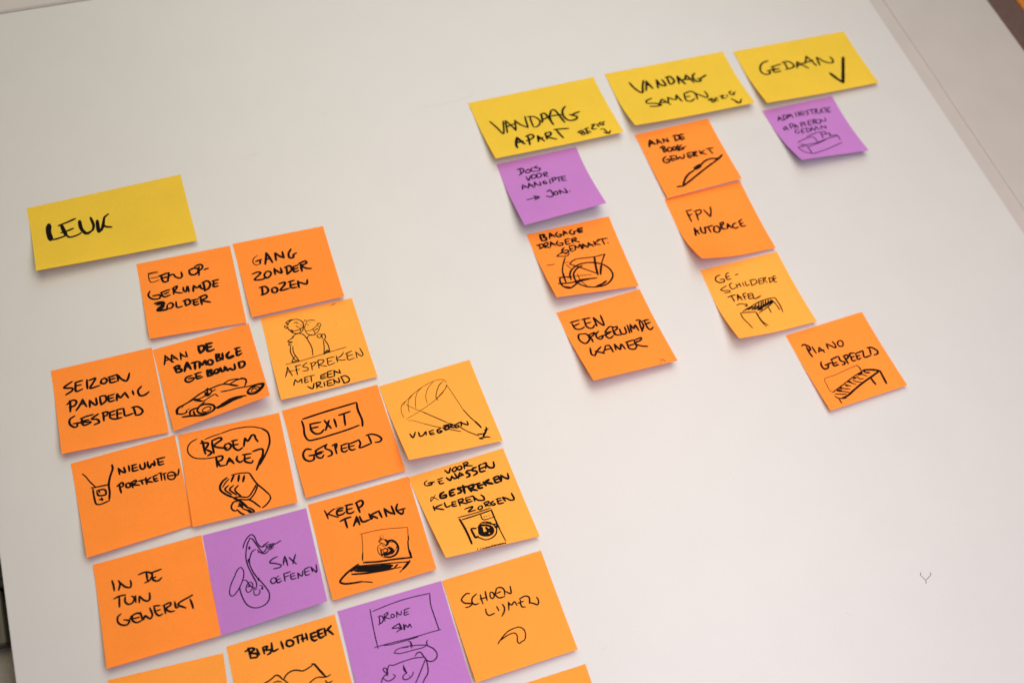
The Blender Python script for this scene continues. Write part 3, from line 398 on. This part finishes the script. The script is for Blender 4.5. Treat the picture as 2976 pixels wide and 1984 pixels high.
   'T215 113 -32 110 -97;215 115 -37 150 -42 137 -66 155 -71 150 -98 118 -98;165 204 -37 184 -92;165 204 -37 234 -87;164 192 -71 233 -68;165 273 -45 249 -67 264 -94 289 -92 302 -76 271 -73;165 330 -46 316 -94;165 330 -46 356 -85;165 319 -76 352 -75;166 405 -51 377 -72 391 -99 417 -97 416 -77 448 -77;217 460 -56 459 -93 490 -97;217 464 -57 504 -58;217 469 -77 496 -79|T163 66 -131 76 -172;162 47 -131 99 -131 106 -156 60 -172;163 115 -130 114 -177;163 115 -130 152 -126 148 -148 114 -154 152 -183;163 181 -124 162 -176;163 181 -124 211 -175;163 174 -155 210 -155;164 246 -132 226 -155 240 -183 272 -182 279 -164 248 -161;164 305 -138 354 -136;164 310 -144 307 -186 343 -186;164 304 -161 340 -161;164 367 -145 367 -188;164 367 -145 408 -141 411 -156 380 -162 429 -195|T153 276 -216 244 -237 256 -270 292 -270 296 -247 264 -248;153 317 -213 366 -212;153 321 -224 321 -268 353 -267;153 318 -243 347 -241;153 372 -218 362 -264;153 375 -219 393 -248 421 -217 420 -270;154 444 -218 433 -269;154 448 -219 473 -270;153 440 -251 474 -246;154 497 -218 482 -267;154 501 -219 530 -270;154 489 -250 531 -246;154 550 -217 548 -265;155 607 -218 549 -241 596 -268;155 585 -212 681 -218;155 631 -219 634 -273;155 667 -265 670 -269|D119 175 -292 207 -271 257 -265;119 177 -288 266 -307 298 -286;80 269 -234 205 -276;80 249 -288 303 -273;79 58 -360 132 -365;79 216 -373 263 -376;79 224 -395 246 -444;78 99 -514 203 -531 400 -556;79 280 -516 280 -596 309 -663;130 244 -321 197 -393 165 -465 154 -533;129 254 -399 297 -370 333 -362 495 -378 599 -373;129 254 -399 316 -445 376 -495 442 -551;131 594 -375 542 -444 513 -496;197 494 -383 469 -475 450 -573;196 522 -478 475 -574;165 165 -465 154 -533 150 -583;164 118 -524 158 -524 213 -544;164 118 -524 104 -561 110 -624 153 -655 209 -634 284 -587;164 204 -567 215 -509 255 -459 323 -427 405 -423 478 -442 543 -483 580 -551 576 -609 536 -657 473 -692 383 -695 305 -672 247 -618 237 -565 251 -508 302 -461 356 -445;163 79 -583 191 -599 298 -590 429 -603;163 117 -626 171 -650;208 227 -608 295 -599 367 -597;208 385 -691 457 -673 497 -653'),
  ('room', 'O',
   'orange note reading EEN OPGERUIMDE KAMER, lowest in the VANDAAG APART column',
   0.16, 11.9, 6.8, 1.5, 0, [395.95, -217.15], 0.0293, [0.0, 0.0, 78.1, 0.0, 77.1, -75.8, 1.4, -73.1],
   'T166 75 -124 161 -125;166 89 -137 97 -193 136 -211 176 -201;166 93 -165 148 -156;167 180 -127 257 -133;167 201 -133 197 -208 229 -233 268 -209;166 200 -173 247 -175;167 281 -141 279 -227;168 286 -138 309 -195 338 -237 351 -137|T165 131 -260 100 -258 82 -299 95 -340 118 -358 160 -335 171 -301 158 -269 131 -260;165 179 -285 182 -365;165 179 -285 232 -280 216 -298 178 -313;166 272 -279 240 -297 232 -340 259 -359 288 -331 246 -336;165 288 -331 364 -320;166 316 -303 381 -265 407 -278;166 330 -299 311 -348 331 -374 370 -359;166 326 -316 375 -314;167 395 -291 383 -356;167 392 -284 438 -285 429 -304 393 -318;166 393 -318 398 -359 436 -371;167 448 -310 446 -366 484 -369 497 -308;167 525 -299 512 -378;168 553 -299 533 -376;168 555 -304 566 -349 590 -316 596 -378;168 638 -299 624 -396;168 616 -278 645 -283 658 -342 617 -394;168 670 -300 724 -304;168 684 -305 681 -378 694 -401 730 -385;168 675 -339 727 -333|T172 132 -414 117 -480 138 -501;173 222 -431 173 -461 135 -500;172 159 -456 224 -502;173 256 -442 237 -474 216 -485;173 260 -434 292 -440 297 -513;172 246 -472 292 -473;173 339 -442 327 -499;173 342 -443 363 -506 393 -460 406 -516;174 435 -455 516 -454;174 446 -459 442 -523 481 -541 512 -518;173 449 -493 496 -494;174 514 -458 508 -526;174 523 -456 584 -453 571 -472 507 -488 550 -531 597 -550|S198 631 -713 655 -713 667 -732;111 622 -732 623 -738;112 743 -752 753 -753'),
  ('bow', 'O',
   'orange note reading AAN DE BOOG GEWERKT with an archery bow drawn on it',
   0.61, 2.5, 3.8, 1.5, 0, [534.18, -57.05], 0.0081, [0.0, 0.0, 76.6, 0.0, 75.5, -75.9, -0.6, -77.2],
   'T227 114 -96 78 -170;227 114 -96 142 -156;226 90 -142 138 -134;170 182 -103 162 -161;170 182 -103 213 -164;170 168 -147 206 -141;171 236 -112 234 -159;171 240 -113 278 -160 280 -113;198 363 -109 346 -168;198 341 -108 397 -112 399 -150 345 -170;198 407 -110 456 -112;198 413 -117 408 -169 447 -163;198 409 -147 447 -142|T185 194 -204 184 -263;185 167 -210 206 -196 218 -215 194 -227;185 195 -230 220 -245 202 -262 182 -264;185 240 -225 231 -265 255 -272 275 -245 258 -224 240 -225;186 292 -228 283 -269 307 -265 316 -235 292 -228;186 350 -217 327 -249 338 -284 314 -277;186 382 -229 350 -246 348 -274 378 -278 387 -263 364 -261;186 387 -262 414 -255|T179 182 -316 146 -338 137 -367 158 -389 188 -381 196 -352 163 -358;179 213 -324 265 -328;179 225 -338 215 -378 261 -375;179 220 -358 252 -357;180 278 -330 275 -376 308 -353;180 308 -353 317 -381 343 -374 357 -337;180 384 -340 432 -332;180 387 -352 387 -389 428 -379;180 383 -361 426 -363;227 448 -336 441 -388;227 456 -338 486 -341 452 -365 475 -393;170 516 -334 516 -382;170 568 -348 525 -363 563 -396;170 590 -338 661 -341;171 614 -345 627 -403|D209 707 -442 673 -466 480 -551 254 -656 189 -684;209 707 -442 652 -471 587 -457 521 -465 455 -501;205 370 -541 306 -565 253 -603 196 -670;201 189 -684 157 -678 133 -675;324 379 -522 453 -495;323 382 -533 451 -510;222 185 -683 207 -674'),
  ('fpv', 'O',
   'orange note reading FPV AUTORACE with its lower left corner curling off the board',
   0.16, 10.2, 3.4, 2.6, 8, [532.21, -132.94], 0.013, [0.0, 0.0, 77.6, 0.0, 74.7, -78.0, -2.7, -77.3],
   'T166 137 -172 197 -174;166 145 -184 142 -292;166 135 -225 181 -218;166 223 -211 209 -296;166 208 -197 274 -196 269 -224 217 -244;167 305 -204 328 -285;168 377 -190 362 -240 333 -292|T183 134 -365 109 -450;183 134 -365 148 -441;183 116 -410 158 -402;184 191 -371 180 -429 205 -447 229 -382;184 224 -391 306 -385;184 259 -391 259 -453;184 314 -402 293 -453 323 -472 352 -449 347 -407 314 -402;195 385 -382 372 -447;195 384 -385 417 -379 410 -400 382 -409;194 382 -409 383 -448 407 -457;175 449 -404 421 -459;175 449 -404 463 -461;175 431 -441 463 -439;176 529 -421 498 -426 480 -454 494 -474 529 -468;176 552 -416 597 -398;176 564 -419 560 -469 601 -475;176 556 -442 594 -438'),
  ('table', 'A',
   'amber note reading GESCHILDERDE TAFEL with a small table drawn below an arrow',
   0.16, 8.5, 4.2, 2.2, 6, [533.11, -211.5], -0.0089, [0.0, 0.0, 76.0, 0.0, 76.5, -76.5, -1.9, -77.8],
   'T133 154 -90 111 -101 93 -133 121 -163 164 -161 169 -140 134 -135;133 205 -99 238 -89;133 205 -99 196 -147 235 -153;133 197 -124 231 -124;133 285 -125 315 -124|T112 164 -207 97 -234 123 -250 162 -256 171 -273 114 -271;112 226 -191 194 -205 197 -252 242 -246;112 253 -213 251 -253;112 250 -230 285 -226;112 283 -211 285 -253;112 315 -215 315 -252;112 343 -209 339 -254 371 -249;113 396 -214 384 -266;113 384 -211 441 -217 444 -246 412 -260 384 -266;113 463 -223 509 -217;113 469 -230 459 -268 492 -268;113 461 -246 497 -242;113 516 -219 500 -270;113 514 -223 541 -221 521 -244 532 -275;113 569 -233 554 -281;113 559 -236 591 -240 593 -263 554 -281;113 601 -228 635 -228;113 611 -235 600 -284 619 -289;113 604 -257 633 -251|T131 124 -320 202 -314;131 159 -316 163 -377;131 218 -314 198 -373;131 218 -314 237 -380;131 204 -352 243 -349;131 266 -327 265 -383;131 266 -327 298 -322;131 262 -354 284 -351;132 303 -337 348 -340;132 309 -343 302 -384 333 -388;131 304 -361 334 -360;132 352 -341 346 -396 414 -385|D108 160 -417 204 -413 231 -425 251 -445;108 225 -447 252 -447 252 -426;108 184 -494 268 -468 366 -439 437 -431 526 -440 529 -466 533 -524 522 -593;108 317 -544 414 -510 491 -474;109 495 -466 504 -516 507 -565;108 156 -501 243 -517 293 -533 293 -581 302 -642 327 -688;108 156 -508 153 -562 167 -627 174 -684;108 291 -537 293 -629 305 -697;109 421 -512 421 -569;165 209 -485 258 -471;165 241 -489 292 -470;165 270 -498 329 -462;166 292 -504 349 -473;166 325 -504 367 -487;275 332 -506 410 -485 490 -460;119 366 -439 336 -507;119 392 -437 355 -503;119 411 -433 382 -491;119 433 -439 408 -489;119 458 -441 434 -487;119 482 -443 469 -478;226 321 -512 362 -514'),
  ('piano', 'O',
   'orange note reading PIANO GESPEELD with a drawn piano keyboard on legs',
   0.16, 4.2, 3.4, 1.5, 0, [578.28, -291.75], 0.0317, [0.0, 0.0, 76.9, 0.0, 75.9, -76.0, 0.1, -76.1],
   'T179 87 -134 107 -128 144 -153;179 122 -155 118 -215 124 -256;190 144 -153 142 -187 119 -198;152 169 -170 173 -237;152 222 -196 199 -237;152 224 -192 249 -253;152 209 -227 255 -229;153 303 -182 295 -233;153 306 -184 332 -214 363 -242 372 -218 365 -179;153 423 -190 399 -209 402 -241 429 -246 448 -221 445 -198 423 -190|T177 170 -324 155 -350 160 -392 196 -395 211 -369 186 -361;176 184 -365 247 -359;177 259 -332 337 -322;177 265 -343 257 -393 302 -395;177 260 -372 299 -372;178 342 -328 336 -367 363 -393 354 -408 329 -407;178 387 -339 385 -414;178 380 -337 419 -336 418 -358 383 -373;170 430 -353 450 -333 491 -338;170 445 -349 436 -400 467 -406;169 438 -369 473 -368;170 494 -348 574 -343;170 496 -357 489 -404 521 -401;170 494 -375 524 -376;171 574 -343 555 -404 614 -405;171 640 -342 622 -399;171 623 -328 663 -339 695 -387 681 -410 645 -411|D56 114 -616 98 -594 101 -534 112 -481 212 -475 339 -461 447 -452;115 447 -452 457 -478 456 -522;112 111 -615 193 -591 275 -566 370 -537 468 -517;204 479 -512 538 -527 605 -558;188 603 -562 518 -587 416 -614 310 -648 211 -684 158 -688;113 110 -650 124 -676 156 -691 193 -700;113 129 -682 129 -730;113 121 -632 157 -649 213 -667;114 152 -616 212 -641 243 -660;114 202 -603 268 -634;114 253 -589 290 -611;115 296 -573 313 -588 341 -611;115 338 -561 350 -583 395 -607;115 391 -544 399 -573 434 -585;116 435 -541 476 -572;246 163 -611 189 -624;246 186 -596 209 -605;247 253 -589 268 -599;248 288 -566 310 -578;249 355 -554 375 -556;249 412 -538 451 -529;251 479 -512 477 -529;197 610 -564 604 -615 596 -688;195 497 -593 503 -665;196 480 -538 515 -550'),
  ('admin', 'P',
   'purple note reading ADMINISTRATIE, PAPIEREN GEDAAN above a thin box sketch, under the GEDAAN header',
   0.16, 11.9, 6.8, 1.9, 0, [667.33, -60.46], -0.0029, [0.0, 0.0, 77.6, 0.0, 76.1, -74.7, 3.2, -71.5],
   'T119 128 -109 99 -157;119 130 -104 145 -168;118 113 -138 150 -131;119 177 -105 163 -162;119 166 -107 204 -106 203 -138 159 -161;119 235 -102 210 -151;119 239 -104 237 -136 260 -109 263 -159;119 316 -101 304 -153;120 344 -102 332 -154;120 348 -103 362 -151 374 -99;120 398 -99 387 -157;120 462 -104 422 -116 442 -143 411 -158;120 460 -109 518 -107;120 490 -105 479 -164;120 522 -119 509 -171;120 520 -113 548 -114 531 -138 549 -176;120 586 -124 561 -173;120 586 -124 593 -176;120 597 -121 645 -121;121 634 -124 621 -177;121 648 -133 690 -127;121 653 -135 642 -182 669 -178;120 647 -155 672 -154|T118 147 -237 112 -251 106 -279 150 -250;118 141 -241 143 -289;118 191 -226 180 -282;118 183 -224 221 -222 216 -250 183 -259;118 243 -234 216 -285;118 243 -234 256 -290;118 228 -271 262 -262;118 303 -238 290 -287;118 294 -236 333 -234 319 -260 293 -265;119 348 -233 333 -287;119 383 -230 421 -229;119 384 -236 372 -285 406 -283;119 377 -258 408 -254;119 434 -232 426 -282;119 434 -232 464 -228 447 -253 458 -285;119 481 -233 459 -273 490 -287 518 -254 490 -235;119 523 -244 537 -270 565 -272 572 -233|T118 243 -304 206 -312 197 -346 228 -349 236 -327;118 268 -311 307 -310;118 272 -312 257 -357 285 -358;118 261 -333 288 -335;118 326 -309 309 -365;118 322 -308 353 -328 350 -351 313 -366;118 381 -312 355 -359;118 381 -312 395 -364;118 425 -318 402 -359;118 428 -312 442 -364;119 481 -320 466 -364;119 481 -320 501 -344 520 -361 526 -326|D103 146 -468 231 -443 329 -438 338 -517;104 267 -421 339 -403 428 -397 417 -481;104 425 -402 484 -400 477 -428 513 -432 514 -463 572 -478 569 -546;104 426 -433 482 -436;105 516 -426 496 -477;103 107 -532 232 -521 327 -520 435 -498 569 -484;103 203 -552 320 -532 444 -501;103 203 -552 188 -651;102 212 -657 352 -633 567 -581;103 111 -533 118 -583 147 -626 210 -661;103 151 -498 196 -517 203 -552;103 157 -520 159 -547'),
]


def note_surface(quad, z0, h1, h2, pw, hc):
    c = [(quad[2 * i], quad[2 * i + 1]) for i in range(4)]      # TL TR BR BL
    def inv(x, y):
        u = v = .5
        for _ in range(8):
            px = (1-u)*(1-v)*c[0][0] + u*(1-v)*c[1][0] + u*v*c[2][0] + (1-u)*v*c[3][0]
            py = (1-u)*(1-v)*c[0][1] + u*(1-v)*c[1][1] + u*v*c[2][1] + (1-u)*v*c[3][1]
            ax = (1-v)*(c[1][0]-c[0][0]) + v*(c[2][0]-c[3][0]); ay = (1-v)*(c[1][1]-c[0][1]) + v*(c[2][1]-c[3][1])
            bx = (1-u)*(c[3][0]-c[0][0]) + u*(c[2][0]-c[1][0]); by = (1-u)*(c[3][1]-c[0][1]) + u*(c[2][1]-c[1][1])
            D = ax * by - ay * bx
            ex, ey = x - px, y - py
            u += (ex * by - ey * bx) / D; v += (ax * ey - ay * ex) / D
        return u, v
    def pos(u, v):
        return ((1-u)*(1-v)*c[0][0] + u*(1-v)*c[1][0] + u*v*c[2][0] + (1-u)*v*c[3][0],
                (1-u)*(1-v)*c[0][1] + u*(1-v)*c[1][1] + u*v*c[2][1] + (1-u)*v*c[3][1])
    def height(u, v):
        return z0 + (h1 * (1 - u) + h2 * u) * max(0.0, (v - .18) / .82) ** pw + hc * max(0.0, (v - u - .45) / .55) ** 1.4
    return inv, pos, height

for key, colr, label, z0, h1, h2, pw, hc, tl, th, quad, ink in NOTES:
    inv, pos, height = note_surface(quad, z0, h1, h2, pw, hc)
    root = bpy.data.objects.new('sticky_note', None)
    COL.objects.link(root)
    root.location = W(tl[0], tl[1], 0)
    root.rotation_euler = (0, -th, 0)
    group = {'Y': 'yellow header notes', 'P': 'purple sticky notes'}.get(colr, 'orange and amber sticky notes')
    tag(root, label, 'sticky note', group)
    L = lambda x, y, z: Vector((x / 1000, -z / 1000, y / 1000))
    # paper sheet with real thickness
    nu, nv, T = 14, 26, 0.06
    verts, faces = [], []
    for side in (0, 1):
        for j in range(nv + 1):
            for i in range(nu + 1):
                u, v = i / nu, j / nv
                x, y = pos(u, v)
                verts.append(L(x, y, height(u, v) - side * T))
    n1 = (nu + 1) * (nv + 1)
    for j in range(nv):
        for i in range(nu):
            a = j * (nu + 1) + i
            faces.append((a, a + nu + 1, a + nu + 2, a + 1))
            faces.append((n1 + a, n1 + a + 1, n1 + a + nu + 2, n1 + a + nu + 1))
    rim = [i for i in range(nu + 1)] + [j * (nu + 1) + nu for j in range(1, nv + 1)] + \
          [nv * (nu + 1) + i for i in range(nu - 1, -1, -1)] + [j * (nu + 1) for j in range(nv - 1, 0, -1)]
    for k in range(len(rim)):
        a, b = rim[k], rim[(k + 1) % len(rim)]
        q = len(verts)
        verts += [verts[a], verts[b], verts[n1 + b], verts[n1 + a]]      # own corners: a crisp cut edge
        faces.append((q, q + 1, q + 2, q + 3))
    me = bpy.data.meshes.new('paper')
    me.from_pydata(verts, [], faces)
    for p in me.polygons: p.use_smooth = p.index < 2 * nu * nv
    me.update()
    link('paper', me, PAPER[colr], root)
    # pen strokes
    if not ink: continue
    for part in ink.split('|'):
        kind, body = part[0], part[1:]
        V, F = [], []; k = 0
        for st in body.split(';'):
            q = [int(t) for t in st.split()]
            w = q[0] / 100; pts = [(q[i] / 10, q[i + 1] / 10) for i in range(1, len(q), 2)]
            vs, fs = ribbon(catmull(pts, .7), w)
            base = len(V)
            for x, y in vs:
                u, v = inv(x, y)
                u = min(max(u, .002), .998); v = min(max(v, .002), .998)
                x, y = pos(u, v)
                V.append(L(x, y, height(u, v) + 0.075 + k * 0.0015))
            F += [tuple(base + i for i in f_) for f_ in fs]
            k += 1
        nm = {'T': 'handwriting', 'D': 'drawing', 'S': 'smudge'}[kind]
        me = bpy.data.meshes.new(nm)
        me.from_pydata(V, [], F)
        me.update()
        link(nm, me, FINGERMARK if kind == 'S' else INK_P if colr == 'P' else INK, root)
